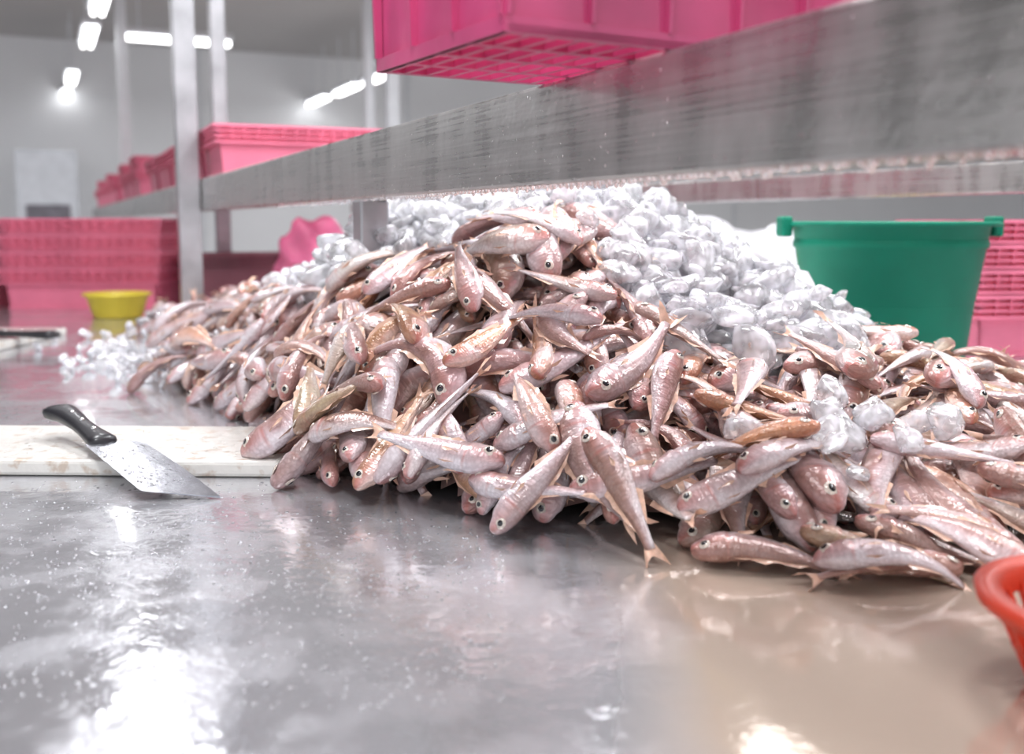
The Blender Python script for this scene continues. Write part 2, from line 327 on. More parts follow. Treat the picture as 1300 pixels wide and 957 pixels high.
def crate(me,x,y,z,rz,lab,grp=None):
    o=bpy.data.objects.new('plastic_crate',me); link(o); o.location=(x,y,z); o.rotation_euler=(0,0,rz)
    tag(o,lab,'crate',grp); return o
u2=Vector((.866,.5,0)); v2=Vector((.5,-.866,0)); Dc=Vector((-.006,.764,0))
cc=Dc+u2*.30-v2*.12
crate(CRh,cc.x,cc.y,T+.4585,math.atan2(.5,.866),'wet magenta plastic crate with slatted base overhanging the beam')
for i in range(16):
    Y=3.02+i*.42; p=Vector((beamx(Y),Y,0))+U*.31+W*.2
    if i in(5,9): continue
    crate(CR,p.x,p.y,T+.4585,ANG+(.02 if i%2 else -.01),'pink plastic crate resting on the steel rack','crates on the rack')
    if i in (6,8,11,14): crate(CR,p.x,p.y,T+.4585+.07,ANG,'pink plastic crate nested on another on the rack','crates on the rack')
PIT=.062
for k in range(4):
    crate(CR,-1.60+.004*k,3.98,T+.001+k*PIT,.0+.008*(k%2),'pink plastic crate nested in a stack on the table','stacked crates by the yellow bowl')
    crate(CR,-2.24,3.99,T+.001+k*PIT,.01,'pink plastic crate nested in a stack on the table','stacked crates by the yellow bowl')
for k in range(4):
    crate(CR,1.36,2.62,T+.001+k*PIT*.95,.12,'pink plastic crate nested in a stack beside the green bucket','stacked crates by the green bucket')
q=ond(318,320,4.1)
o=crate(crate_mesh(.5,.35,.20,M_maroon),q[0],q[1],T+.001,ANG,'dark maroon plastic tub on the table behind the fish')
def machine(px,d,wd,h,lab):
    q=ond(px,283,d); e=bpy.data.objects.new('ice_machine',None); link(e); e.location=(q[0],q[1],0); e.rotation_euler=(0,0,ANG)
    tag(e,lab,'machine')
    bm=bmesh.new(); bm_box(bm,(0,0,h/2),(wd,.7,h)); o=finish(bm,'body',[M_machine],.03); o.parent=e
    bm=bmesh.new(); bm_box(bm,(0,-.36,h*.62),(wd*.7,.03,h*.16)); o=finish(bm,'dark_window',[M_dark],.01); o.parent=e
    bm=bmesh.new(); bm_box(bm,(0,-.36,h*.35),(wd*.7,.03,h*.2)); o=finish(bm,'door',[M_post],.01); o.parent=e
    bm=bmesh.new(); bm_box(bm,(wd*.25,-.40,h*.35),(.03,.05,.2)); o=finish(bm,'handle',[M_wire],.005); o.parent=e
machine(62,11.4,.62,1.95,'pale grey machine cabinet with dark window by the wall')
# ---------------------------------------------------------------- green bucket
bk=bpy.data.objects.new('bucket',None); link(bk); bp=ond(1128,300,2.05); bk.location=(bp[0],bp[1],T+.001)
tag(bk,'round green plastic bucket with wire handle beside pink crates','bucket')
bm=bmesh.new(); R=.195;h=.322
lathe(bm,[(0,0.0),(.14,0),(.145,.004),(.175,h-.055),(.184,h-.05),(.184,h-.040),(.180,h-.03),(.186,h-.008),(.203,h-.010),(.206,h-.003),(.200,h),(.192,h-.002),(.186,h-.006),(.14,.008),(0,.008)],56)
o=finish(bm,'body',[M_green],0,True); o.parent=bk
for s in(-1,1):
    bm=bmesh.new(); bm_box(bm,(s*.208,0,h-.01),(.022,.05,.04)); o=finish(bm,'handle_lug',[M_green],.005); o.parent=bk
bm=bmesh.new(); tube(bm,[(.215*math.cos(math.pi*i/24),.215*math.sin(math.pi*i/24),h-.006-.01*math.sin(math.pi*i/24)) for i in range(25)],.003)
o=finish(bm,'handle',[M_wire],0,True); o.parent=bk
# ---------------------------------------------------------------- yellow bowl
q=onz(143,404,0); bm=bmesh.new()
lathe(bm,[(0,0),(.075,0),(.08,.004),(.100,.07),(.113,.075),(.113,.082),(.098,.080),(.074,.008),(0,.008)],40)
o=finish(bm,'yellow_bowl',[M_yel],0,True); o.location=(q[0],q[1]+.05,T+.001); tag(o,'small yellow plastic bowl on the wet table','bowl')
# ---------------------------------------------------------------- red basket
bm=bmesh.new()
lathe(bm,[(0,0),(.062,0),(.0655,.008),(.062,.010),(.060,.006),(0,.006)],44)
lathe(bm,[(.083,.050),(.088,.050),(.089,.058),(.10,.060),(.102,.068),(.085,.068),(.083,.050)],44)
lathe(bm,[(.0715,.028),(.0765,.028),(.0775,.032),(.0725,.032),(.0715,.028)],44)
for i in range(24):
    a=2*math.pi*i/24; c_,s_=math.cos(a),math.sin(a)
    p0=Vector((.060*c_,.060*s_,.004)); p1=Vector((.083*c_,.083*s_,.056)); tx=Vector((-s_,c_,0))*.0034; n=Vector((c_,s_,0))*.005
    bm_hex(bm,[p0-tx,p0+tx,p0+tx+n,p0-tx+n,p1-tx,p1+tx,p1+tx+n,p1-tx+n])
o=finish(bm,'plastic_basket',[M_red],0); o.location=(.420,.660,T+.001); tag(o,'round orange-red plastic basket at the table edge by the fish','basket')
# ---------------------------------------------------------------- cutting boards
BXc=-.600; BYc=1.385
b1=box('cutting_board',(.62,.225,.021),(BXc,BYc,T+.0110),-.03,M_board,.005); tag(b1,'thick white plastic cutting board with fish slime, under a knife','cutting board')
b2=box('cutting_board',(1.0,.42,.022),(-1.78,2.72,T+.0115),-.02,M_board,.005); tag(b2,'white plastic cutting board with melting ice beside it','cutting board')
# ---------------------------------------------------------------- knives
def knife(tip,heel_end,label,roll=0):
    e=bpy.data.objects.new('cleaver_knife',None); link(e)
    tip=Vector(tip); he=Vector(heel_end); x=(tip-he).normalized(); z=Vector((0,0,1)); y=z.cross(x).normalized(); z=x.cross(y)
    Mx=Matrix((x,y,z)).transposed().to_4x4(); Mx.translation=he; e.matrix_world=Mx@Matrix.Rotation(roll,4,'X')
    tag(e,label,'knife'); L=(tip-he).length; k=L/.404; hl=.158*k
    bm=bmesh.new()
    out=[(.150,.010),(.164,.012),(.173,.034),(.186,.047),(.30,.050),(.414,.046),(.357,-.022),(.350,-.028),(.160,-.026),(.158,-.012),(.150,-.010)]
    out=[(a*k,b*k) for a,b in out]
    top=[bm.verts.new((a,b,.0012 if b>-.02*k else .0003)) for a,b in out]; bot=[bm.verts.new((a,b,-.0012 if b>-.02*k else -.0003)) for a,b in out]
    bm.faces.new(top); bm.faces.new(bot[::-1])
    for i in range(len(out)):
        j=(i+1)%len(out); bm.faces.new((top[i],bot[i],bot[j],top[j]))
    o=finish(bm,'blade',[M_blade]); o.parent=e
    bm=bmesh.new(); n=18; seg=14; prev=None
    for i in range(n+1):
        s=i/n; xx=-.005+s*(hl+.012); hw=.0165+.003*math.cos(s*6.0)+(.005*max(0,1-s*6)); ht=.0095+.0015*math.cos(s*5)
        if i in(0,n): hw*=.8; ht*=.75
        cy=-.006*math.exp(-(s/.12)**2)
        ring=[bm.verts.new((xx,cy+hw*math.copysign(abs(math.cos(t))**.8,math.cos(t)),ht*math.copysign(abs(math.sin(t))**.8,math.sin(t)))) for t in [2*math.pi*k_/seg for k_ in range(seg)]]
        if prev:
            for k_ in range(seg): bm.faces.new((prev[k_],prev[(k_+1)%seg],ring[(k_+1)%seg],ring[k_]))
        else: bm.faces.new(ring[::-1])
        prev=ring
    bm.faces.new(prev); o=finish(bm,'handle',[M_black],0,True); o.parent=e
    for f in(.25,.5,.78):
        bm=bmesh.new(); lathe(bm,[(0,.0112),(.003,.0112),(.0035,.009),(.0035,-.009),(.003,-.0112),(0,-.0112)],12); o=finish(bm,'rivet',[M_rivet]); o.parent=e; o.location=(hl*f,0,0)
    return e,L
kn,KL=knife((-.378,1.142,T+.004),(-.632,1.418,T+.058),'broad steel knife with black riveted handle leaning off the board')
h=onz(66,428,.03); t=onz(-120,420,.03)
knife((t[0],t[1],T+.03),(h[0],h[1],T+.036),'knife with black handle lying on the white board')
# ---------------------------------------------------------------- pile height field
ctrl=[(-.79,2.0,0),(-.6,1.82,0),(-.44,1.62,0),(-.355,1.42,0),(-.325,1.25,0),(-.18,1.14,0),(-.05,1.07,0),(.05,1.0,0),(.143,.94,0),(.27,.895,0),(.39,.88,0),(.6,.86,0),(.9,.9,0),
(-.80,2.42,0),(-1.0,2.8,0),(-1.22,3.2,0),(-1.3,3.6,0),(-.8,3.7,0),(-.3,3.3,0),(.1,2.9,0),(.5,2.35,0),(.72,1.80,0),(.95,1.60,0),(1.3,1.35,0),(1.2,1.1,0),
(.05,1.48,.320),(0,1.55,.285),(-.12,1.5,.225),(-.20,1.44,.15),(-.26,1.38,.08),(-.243,1.64,.23),(-.25,1.9,.335),(-.1,1.86,.365),(.15,1.85,.380),(.28,1.78,.325),(.45,1.65,.205),(.55,1.50,.120),(.7,1.36,.06),(.85,1.25,.035),
(.16,1.45,.28),(.3,1.45,.195),(.45,1.3,.09),(.31,1.15,.065),(.05,1.2,.13),(.2,1.2,.11),(-.59,2.4,.14),(-.92,3.0,.05),(-.35,2.2,.24),(-.49,2.0,.10),(-.6,2.0,.035),(-.4,1.75,.075),(.1,2.15,.28),(.3,2.1,.15),(-.1,2.5,.18),(.1,1.06,.05),
(.25,1.0,.030),(.42,.98,.028),(.6,.98,.03),(-.15,1.22,.045),(-.25,1.32,.04),(-.7,2.2,.035)]
Cx=np.array([(a,b) for a,b,_ in ctrl]); Cz=np.array([c for *_,c in ctrl])
Dm=np.linalg.norm(Cx[:,None]-Cx[None],axis=2); A=-Dm-1e-3*np.eye(len(Cx)); n=len(Cx)
AA=np.zeros((n+1,n+1)); AA[:n,:n]=A; AA[:n,n]=1; AA[n,:n]=1
sol=np.linalg.solve(AA,np.append(Cz,0)); wts=sol[:n]; c0=sol[n]
CELL=.007; X0,Y0=-1.6,.72; NX,NY=int(3.0/CELL),int(3.1/CELL)
gx=X0+(np.arange(NX)+.5)*CELL; gy=Y0+(np.arange(NY)+.5)*CELL
GX,GY=np.meshgrid(gx,gy,indexing='ij')
Hm=np.full(GX.shape,c0)
for (a,b),wt in zip(Cx,wts): Hm-=wt*np.hypot(GX-a,GY-b)
def inpoly(px,py,poly):
    r=np.zeros(px.shape,bool); n=len(poly)
    for i in range(n):
        x1,y1=poly[i]; x2,y2=poly[(i+1)%n]
        c=((y1>py)!=(y2>py))&(px<(x2-x1)*(py-y1)/(y2-y1+1e-12)+x1); r^=c
    return r
foot=[ctrl[i][:2] for i in [0,1,2,3,4,5,6,7,8,9,10,11,12,24,23,22,21,20,19,18,17,16,15,14,13]]
inside=inpoly(GX,GY,foot)&(np.hypot(GX-.78,GY-2.05)>.2); Hm=np.where(inside,np.clip(Hm,0,.4),0)
def surf(px,py):
    r=ray(px,py)
    for k in np.arange(.7,3.9,.004):
        x,y,z=r[0]*k,r[1]*k,CH+r[2]*k
        i=int((x-X0)/CELL); j=int((y-Y0)/CELL)
        hh=Hm[i,j] if 0<=i<NX and 0<=j<NY else 0
        if z<=hh: return x,y
    return x,y
hid=np.zeros(Hm.shape,bool)
for f in np.linspace(.35,.97,36):
    xs=GX*f; ys=GY*f; zs=CH+(Hm+.05-CH)*f
    I=np.clip(((xs-X0)/CELL).astype(int),0,NX-1); J=np.clip(((ys-Y0)/CELL).astype(int),0,NY-1)
    hh=np.where((ys>Y0)&(xs>X0),Hm[I,J],0); hid|=(hh>zs)&(np.hypot(GX-xs,GY-ys)>.05)
icepoly=[(.145,1.50),(.13,1.36),(.20,1.27),(.33,1.28),(.42,1.36),(.50,1.46),(.58,1.60),(.80,1.85),(.6,2.4),(.1,2.9),(-.30,3.0),(-.55,2.7),(-.56,2.35),(-.50,2.12),(-.38,1.88),(-.27,1.63),(-.17,1.56),(-.05,1.56),(.12,1.55),(.15,1.54)]
ice=inpoly(GX,GY,icepoly)&inside
core=np.where(inside,np.clip(Hm-.05,0,1),0)
hm=core.copy(); hm[ice]=np.clip(Hm[ice]-.026,0,1)
brd=(np.abs(GX-BXc)<.305)&(np.abs(GY-BYc)<.11); hm[brd]=np.maximum(hm[brd],.0235)
# ---------------------------------------------------------------- fish geometry
ss=np.array([0,.012,.035,.07,.13,.20,.30,.42,.54,.65,.75,.85,.93,1.0])
hhp=np.array([.022,.041,.059,.077,.096,.108,.110,.102,.087,.070,.054,.041,.034,.033])
wwp=np.array([.018,.034,.048,.060,.069,.072,.068,.058,.047,.036,.027,.020,.013,.009])
NR,NS=30,16; BL=.86
def bend(v,kl,kv,x0=.38):
    v=v.copy()
    if abs(kl)>1e-4:
        a=kl*(v[:,0]-x0); r=1/kl; x=x0+(r-v[:,1])*np.sin(a); y=r-(r-v[:,1])*np.cos(a); v[:,0]=x; v[:,1]=y
    if abs(kv)>1e-4:
        a=kv*(v[:,0]-x0); r=1/kv; x=x0+(r-v[:,2])*np.sin(a); z=r-(r-v[:,2])*np.cos(a); v[:,0]=x; v[:,2]=z
    return v
class Part:
    def __init__(s): s.v=[];s.f=[];s.m=[];s.c=[];s.uv=[]
    def add(s,v,f,m,c=None,uv=None):
        o=len(s.v); s.v+=list(map(tuple,v)); s.f+=[tuple(q+o for q in ff) for ff in f]; s.m+=[m]*len(f)
        s.c+=list(c) if c is not None else [(.5,.5,.5)]*len(v); s.uv+=list(uv) if uv is not None else [(0,0)]*len(v)
    def arr(s): 
        return dict(v=np.array(s.v,float),f=[f for f in s.f],m=np.array(s.m),c=np.array(s.c,float),uv=np.array(s.uv,float))
def sheet(P,pts,nu,nv,m,c=(.6,.6,.5)):
    f=[(i*nv+j,i*nv+j+1,(i+1)*nv+j+1,(i+1)*nv+j) for i in range(nu-1) for j in range(nv-1)]
    P.add(pts,f,m,[c]*len(pts),[(p[0],p[2]) for p in pts])
def fish_parts(rs):
    r=random.Random(rs); fat=r.uniform(.84,1.16); slim=r.uniform(.9,1.08); stretch=r.uniform(-.03,.03)
    B=Part(); v=[];c=[];uv=[];f=[]
    b=r.random()
    for i in range(NR):
        s=(i/(NR-1))**1.25
        h=np.interp(s+stretch*math.sin(s*math.pi),ss,hhp)*fat; wd=np.interp(s,ss,wwp)*slim
        if .19<s<.245: wd*=1.05+.04*(s-.19)/.055
        elif .245<=s<.29: wd*=.93
        for k in range(NS):
            t=2*math.pi*(k+.5)/NS; cy,sz=math.cos(t),math.sin(t)
            z=h*sz; y=wd*math.copysign(abs(cy)**.9,cy)
            if s<.10 and sz<-.2: z*=.86
            if .015<s<.10 and -.6<sz<-.15: y*=.80
            if .3<s<.7 and sz<-.3: y*=.88
            if .04<s<.6: z-=.012*math.sin((s-.04)/.56*math.pi)
            v.append((s*BL,y,z)); back=.5+.5*sz
            c.append((back,s,b)); uv.append((s+b*3,(k+.5)/NS if k<NS/2 else 1-(k+.5)/NS+.0))
    for i in range(NR-1):
        for k in range(NS):
            k2=(k+1)%NS; f.append((i*NS+k,i*NS+k2,(i+1)*NS+k2,(i+1)*NS+k))
    f.append(tuple(range(NS-1,-1,-1))); f.append(tuple((NR-1)*NS+k for k in range(NS)))
    B.add(v,f,0,c,uv); nbody=len(v)
    nu=10;pts=[]
    for i in range(nu):
        s=.28+.52*i/(nu-1); hb=np.interp(s,ss,hhp)*fat-.014; ht=.036*math.sin(math.pi*min(1,(i+.8)/nu))**.6*(1.0 if i%2 else .75)
        for j in range(3): pts.append((s*BL+.05*j/2,.006*math.sin(i*1.7)*j,hb+ht*j/2))
    sheet(B,pts,nu,3,1)
    nu=6;pts=[]
    for i in range(nu):
        s=.57+.22*i/(nu-1); hb=-np.interp(s,ss,hhp)*fat+.004; ht=.032*(1-i/nu)
        for j in range(2): pts.append((s*BL+.035*j,0,hb-ht*j))
    sheet(B,pts,nu,2,1)
    for sd in(-1,1):
        pts=[]
        fo=r.uniform(.05,.45)
        for i in range(5):
            a=-.5+.22*i
            for j in range(3):
                d=(.0,.065,.14)[j]*(1-.08*abs(i-2)); pts.append((.222+d*math.cos(a*.5),sd*(.070+d*fo*.45-.03*(j==0)),-.030+d*math.sin(a*.5)-.006*i+.012))
        sheet(B,pts,5,3,1)
        pts=[]
        for i in range(4):
            for j in range(2): pts.append((.245+.09*j+.012*i,sd*(.022+.010*j+.008*i),-.088*fat-.014*j*(1-.2*i)-.004*i))
        sheet(B,pts,4,2,1)
    Tl=Part(); pts=[]; nu=13; nv=5; amp=r.uniform(-.04,.04); cl=r.uniform(.15,.9)
    for i in range(nu):
        t=-1+2*i/(nu-1)
        for j in range(nv):
            q=j/(nv-1); ln=.07+.085*abs(t)**1.4
            pts.append((.83+ln*q,amp*q*math.sin(t*3)+.004*(i%2)*q,t*(.028+.075*cl*q**.8)))
    sheet(Tl,pts,nu,nv,1)
    eyes=[]
    for sd in(-1,1):
        E=Part(); Rr=.034; ex,ez=.082,.022; s=ex/BL; y0=np.interp(s,ss,wwp)*slim*.93
        pr=[(.001,.50),(.50,.43),(.55,.41),(.74,.30),(.94,.08),(1.03,-.15)]; sg=14; v=[];f=[]
        for (a,hh) in pr:
            for k in range(sg):
                t=2*math.pi*k/sg; rx=Rr*a*math.cos(t); rz=Rr*a*math.sin(t); v.append((ex+rx,sd*(y0+hh*Rr*.6+rx*.28-abs(rz)*.1),ez+rz))
        for i in range(len(pr)-1):
            ff=[(i*sg+k,i*sg+(k+1)%sg,(i+1)*sg+(k+1)%sg,(i+1)*sg+k) for k in range(sg)]
            f.append((ff,2 if i<2 else 3))
        E.v=v; E.c=[(.5,.5,.5)]*len(v); E.uv=[(0,0)]*len(v)
        for ff,m in f: E.f+=ff; E.m+=[m]*len(ff)
        E.f.append(tuple(range(sg))); E.m.append(2)
        eyes.append(E.arr())
    return B.arr(),Tl.arr(),eyes,nbody
def to_mesh(name,arrs,mats):
    V=np.concatenate([a['v'] for a in arrs]); Fs=[];ms=[];o=0
    for a in arrs:
        Fs+=[tuple(q+o for q in f) for f in a['f']]; ms.append(a['m']); o+=len(a['v'])
    me=bpy.data.meshes.new(name); me.from_pydata(V.tolist(),[],Fs)
    me.polygons.foreach_set('material_index',np.concatenate(ms).astype(np.int32)); me.polygons.foreach_set('use_smooth',np.ones(len(Fs),bool))
    C=np.concatenate([a['c'] for a in arrs]); at=me.color_attributes.new('fc','FLOAT_COLOR','POINT')
    at.data.foreach_set('color',np.hstack([C,np.ones((len(C),1))]).astype(np.float32).ravel())
    UVv=np.concatenate([a['uv'] for a in arrs]); ul=me.uv_layers.new(name='UVMap'); li=np.zeros(len(me.loops),np.int32); me.loops.foreach_get('vertex_index',li)
    ul.data.foreach_set('uv',UVv[li].astype(np.float32).ravel())
    for m in mats: me.materials.append(m)
    me.update(); return me
FM=[M_fish,M_fin,M_pupil,M_iris,M_flesh]
bends=[(0,.2),(.7,.2),(-.7,-.3),(1.3,0),(-1.2,.3),(.2,1.0),(-.2,-.9),(.5,-.6),(-1.4,.1),(1.5,-.2),(0,1.6),(.1,-1.5),(-.5,.7),(.4,.3),(.6,2.2),(-1.7,-.5),(1.9,.6),(-1.5,-1.1),(1.1,1.7),(-1.0,-1.8),(2.2,.2),(.3,-.2)]
VAR=[]
for i,(kl,kv) in enumerate(bends):
    B,Tl,ey,nb=fish_parts(100+i)
    for a in [B,Tl]+ey: 
        v=bend(a['v'],kl,kv); v[:,0]-=.42; a['v']=v
    VAR.append(dict(B=B,T=Tl,E=ey,nb=nb,kl=kl,kv=kv))
def samp(x,y,r=1):
    i=int((x-X0)/CELL); j=int((y-Y0)/CELL)
    if i<2 or j<2 or i>=NX-2 or j>=NY-2: return 0.0
    return float(hm[i-r:i+r+1,j-r:j+r+1].mean())
owner=-np.ones(hm.shape,int)
placed=[]
def drop(var,x,y,yaw,L,jit=1,pitch=None):
    V=VAR[var]; dx,dy=math.cos(yaw),math.sin(yaw)
    hf=samp(x+dx*L*.35,y+dy*L*.35,2); hb=samp(x-dx*L*.35,y-dy*L*.35,2)
    p=math.atan2(hf-hb,.7*L) if pitch is None else pitch
    p=max(-.8,min(.8,p))+random.gauss(0,.04)*jit
    hl=samp(x-dy*.03,y+dx*.03,2); hr=samp(x+dy*.03,y-dx*.03,2); ro=max(-.8,min(.8,math.atan2(hl-hr,.06)))*.8
    d=np.array([dx*math.cos(p),dy*math.cos(p),math.sin(p)]); lat=np.array([-dy,dx,0.])
    n0=np.cross(d,lat); 
    ro2=ro+random.gauss(0,.34)*jit
    nrm=n0*math.cos(ro2)-lat*math.sin(ro2)
    sgn=random.choice((-1,1))
    if abs(V['kl'])>.3 and random.random()<.92: sgn=-1 if V['kl']>0 else 1
    xa=-d; ya=nrm*sgn; za=np.cross(xa,ya); Rm=np.stack([xa,ya,za],1)
    P=(V['B']['v'][:V['nb']]*L)@Rm.T
    px=P[:,0]+x; py=P[:,1]+y
    I=((px-X0)/CELL).astype(int); J=((py-Y0)/CELL).astype(int)
    ok=(I>=0)&(J>=0)&(I<NX)&(J<NY)
    if not ok.all(): return False
    cz=np.repeat(P[:,2].reshape(NR,NS).mean(1),NS); low=P[:,2]<cz
    z0=np.percentile(hm[I[low],J[low]]-P[low,2],72)
    z0=max(z0,-P[:,2].min()+.0005)
    top=P[:,2]+z0
    idx=len(placed); up=top>hm[I,J]
    np.maximum.at(hm,(I,J),top); owner[I[up],J[up]]=idx
    placed.append((var,x,y,z0,Rm,L,yaw)); return True
hmF=~ice&inside&(Hm>.010)&~hid
cells=np.argwhere(hmF); target=Hm-.018
count=0; fails=0
gradx,grady=np.gradient(Hm,CELL)
while count<1500 and fails<80:
    pick=cells[rng.integers(0,len(cells),220)]
    df=target[pick[:,0],pick[:,1]]-hm[pick[:,0],pick[:,1]]
    k=int(np.argmax(df)); 
    if df[k]<.003: fails+=1; continue
    x,y=gx[pick[k][0]],gy[pick[k][1]]
    g=np.array([gradx[pick[k][0],pick[k][1]],grady[pick[k][0],pick[k][1]]])
    base=math.atan2(-g[1],-g[0])
    yaw=base+random.gauss(0,1.0) if random.random()<.35 else random.uniform(0,2*math.pi)
    L=random.choice((random.uniform(.11,.145),random.uniform(.145,.18),random.uniform(.17,.215)))
    if drop(random.randrange(len(VAR)),x,y,yaw,L): count+=1
    else: fails+=.2
print('fill',count,fails)
heroes=[(583,655,752,690,0),(728,612,852,728,0),(408,607,478,610,3),(388,592,398,535,1),(655,648,470,632,0),(618,582,490,495,14),(543,545,492,452,3),(575,560,655,462,0),
(605,485,575,402,1),(750,488,655,462,2),(735,580,862,465,7),(795,437,648,388,0),(705,378,560,372,4),(900,532,990,478,3),(1005,402,1025,505,10),(1100,592,1080,462,11),
(1000,702,1222,742,0),(865,695,1010,668,1),(1095,685,1262,715,0),(470,420,535,350,1),(505,408,565,358,4),(690,325,600,318,0),(725,350,650,345,2),(900,560,1010,600,5),(1010,588,1080,565,6),
(655,610,730,600,1),(700,640,650,570,8),(1180,560,1230,500,3),(1250,570,1190,520,2),(1130,640,1250,650,0),(1150,470,1060,430,5),(955,500,945,600,12),(830,660,960,640,9),(560,440,470,470,13),(640,290,740,272,4),(860,480,820,600,0),(1290,640,1170,600,1),(460,560,440,480,2),
(900,715,1040,722,12),(1290,700,1150,680,5),(1200,730,1060,742,13),(940,680,1060,640,3),(640,690,720,650,2),(1010,650,900,630,1),(1290,735,1180,700,4),(1060,742,1200,750,9),
(200,470,290,500,3),(160,500,230,490,4),(250,440,330,420,1),(820,440,900,500,0),(362,560,400,500,8),(350,535,430,520,4),(380,600,460,590,2),(490,600,420,560,13)]
hero_ids=[]
for hx,hy,tx,ty,vv in heroes:
    a=surf(hx,hy); b=surf(tx,ty); yaw=math.atan2(a[1]-b[1],a[0]-b[0]); L=math.hypot(a[0]-b[0],a[1]-b[1])
    L=max(.16,min(.22,L))
    if drop(vv,(a[0]+b[0])/2,(a[1]+b[1])/2,yaw,L,.5): hero_ids.append(len(placed)-1)
print('FISH placed',len(placed))
score=np.zeros(len(placed))
ow=owner[owner>=0]; yy=GY[owner>=0]; np.add.at(score,ow,1/yy**2)
for i,pf in enumerate(placed):
    if abs(pf[1])>.5*pf[2]+.1: score[i]*=.05
for hid_ in hero_ids: score[hid_]+=1e6
order=np.argsort(-score); indiv=set(order[:300].tolist())
meshes=[]
for V in VAR:
    b=to_mesh('fish_body',[V['B']],FM); t=to_mesh('tail_fin',[V['T']],FM); e_=[to_mesh('eye',[q],FM) for q in V['E']]
    w_=to_mesh('fish_whole',[V['B'],V['T']]+V['E'],FM); meshes.append((b,t,e_,w_))
labs=['wet silvery pink bream with round dark eye in the heap','small pinkish brown bream lying in the fish heap','pale pink fish with orange-tinged fins in the heap']
rank={int(k):i for i,k in enumerate(order)}
joined=[]
for i,(var,x,y,z0,Rm,L,yaw) in enumerate(placed):
    if i in indiv:
        Mx=Matrix([[Rm[r][c_]*L for c_ in range(3)]+[(x,y,z0+T)[r]] for r in range(3)]+[[0,0,0,1]])
        full=rank[i]<200
        o=bpy.data.objects.new('fish',meshes[var][0] if full else meshes[var][3]); link(o); o.matrix_world=Mx
        o['category']='fish'; o['group']='fish in the heap'; o['label']=labs[var%3] if i not in hero_ids else 'whole pink bream lying on the near side of heap'
        if full:
            for me,nm in ((meshes[var][1],'tail_fin'),(meshes[var][2][0],'eye'),(meshes[var][2][1],'eye')):
                c_=bpy.data.objects.new(nm,me); link(c_); c_.parent=o
    else: joined.append(i)
Vs=[];Fs=[];ms=[];Cs=[];UVs=[];o_=0
for i in joined:
    var,x,y,z0,Rm,L,yaw=placed[i]; rb=random.random()
    for a in [VAR[var]['B'],VAR[var]['T']]+VAR[var]['E']:
        v=(a['v']*L)@Rm.T+np.array([x,y,z0+T]); Vs.append(v); Fs+=[tuple(q+o_ for q in f) for f in a['f']]; ms.append(a['m']); c_=a['c'].copy(); c_[:,2]=rb; Cs.append(c_); UVs.append(a['uv']); o_+=len(v)
def core_arr(mask,hf,mi,step=3):
    idx={};v=[];f=[]
    I=range(0,NX-step,step); J=range(0,NY-step,step)
    def vid(i,j):
        if (i,j) not in idx: idx[(i,j)]=len(v); v.append((gx[i],gy[j],T+max(.0005,hf[i,j])))
        return idx[(i,j)]
    for i in I:
        for j in J:
            if mask[i,j] and mask[i+step,j] and mask[i,j+step] and mask[i+step,j+step]: f.append((vid(i,j),vid(i+step,j),vid(i+step,j+step),vid(i,j+step)))
    v=np.array(v); return dict(v=v,f=f,m=np.full(len(f),mi),c=np.full((len(v),3),.5),uv=v[:,:2].copy())
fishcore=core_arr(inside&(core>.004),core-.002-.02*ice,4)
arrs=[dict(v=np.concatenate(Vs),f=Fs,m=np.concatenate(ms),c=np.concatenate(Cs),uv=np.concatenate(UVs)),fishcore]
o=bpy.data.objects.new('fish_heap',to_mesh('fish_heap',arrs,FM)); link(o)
tag(o,'dense heap of small pink bream piled on the table','fish heap',kind='stuff')
# ---------------------------------------------------------------- ice
bm=bmesh.new(); bmesh.ops.create_icosphere(bm,subdivisions=3,radius=1); ICOV=np.array([v.co[:] for v in bm.verts]); ICOF=[tuple(v.index for v in f.verts) for f in bm.faces]; bm.free()
IV=[]
for k in range(16):
    r=np.random.default_rng(k+50); n_=r.normal(size=(7,3)); n_/=np.linalg.norm(n_,axis=1)[:,None]; n_=np.vstack([n_,-n_[:4]]); dd=r.uniform(.6,.95,len(n_))
    dots=ICOV@n_.T; t=np.where(dots>.05,dd/np.maximum(dots,.05),9); 
    soft=-np.log(np.sum(np.exp(-t*10),axis=1))/10; m=np.clip(soft,.35,1.3)*1.12
    IV.append(ICOV*m[:,None]*np.array([1.2,r.uniform(.75,1.1),r.uniform(.5,.85)]))
chunks=[]
def drop_ice(x,y,sz,pen=65,lim=None):
    k=random.randrange(len(IV)); q=Matrix.Rotation(random.uniform(0,6.28),3,'Z')@Matrix.Rotation(random.uniform(0,6.28),3,'X')
    Rm=np.array(q)*sz; P=IV[k]@Rm.T; I=((P[:,0]+x-X0)/CELL).astype(int); J=((P[:,1]+y-Y0)/CELL).astype(int)
    if I.min()<0 or J.min()<0 or I.max()>=NX or J.max()>=NY: return
    low=P[:,2]<0; z0=np.percentile(hm[I[low],J[low]]-P[low,2],pen); z0=max(z0,-P[:,2].min()+.0005)
    if lim is not None and z0>lim: return
    np.maximum.at(hm,(I,J),P[:,2]+z0); chunks.append((k,x,y,z0,Rm,sz))
vis=ice&(GY<2.6)&~hid
cells=np.argwhere(vis); fails=0;cnt=0
while cnt<1700 and fails<80:
    pick=cells[rng.integers(0,len(cells),60)]; df=Hm[pick[:,0],pick[:,1]]+.004-hm[pick[:,0],pick[:,1]]; k=int(np.argmax(df))
    if df[k]<.003: fails+=1; continue
    drop_ice(gx[pick[k][0]],gy[pick[k][1]],random.uniform(.014,.029),35); cnt+=1
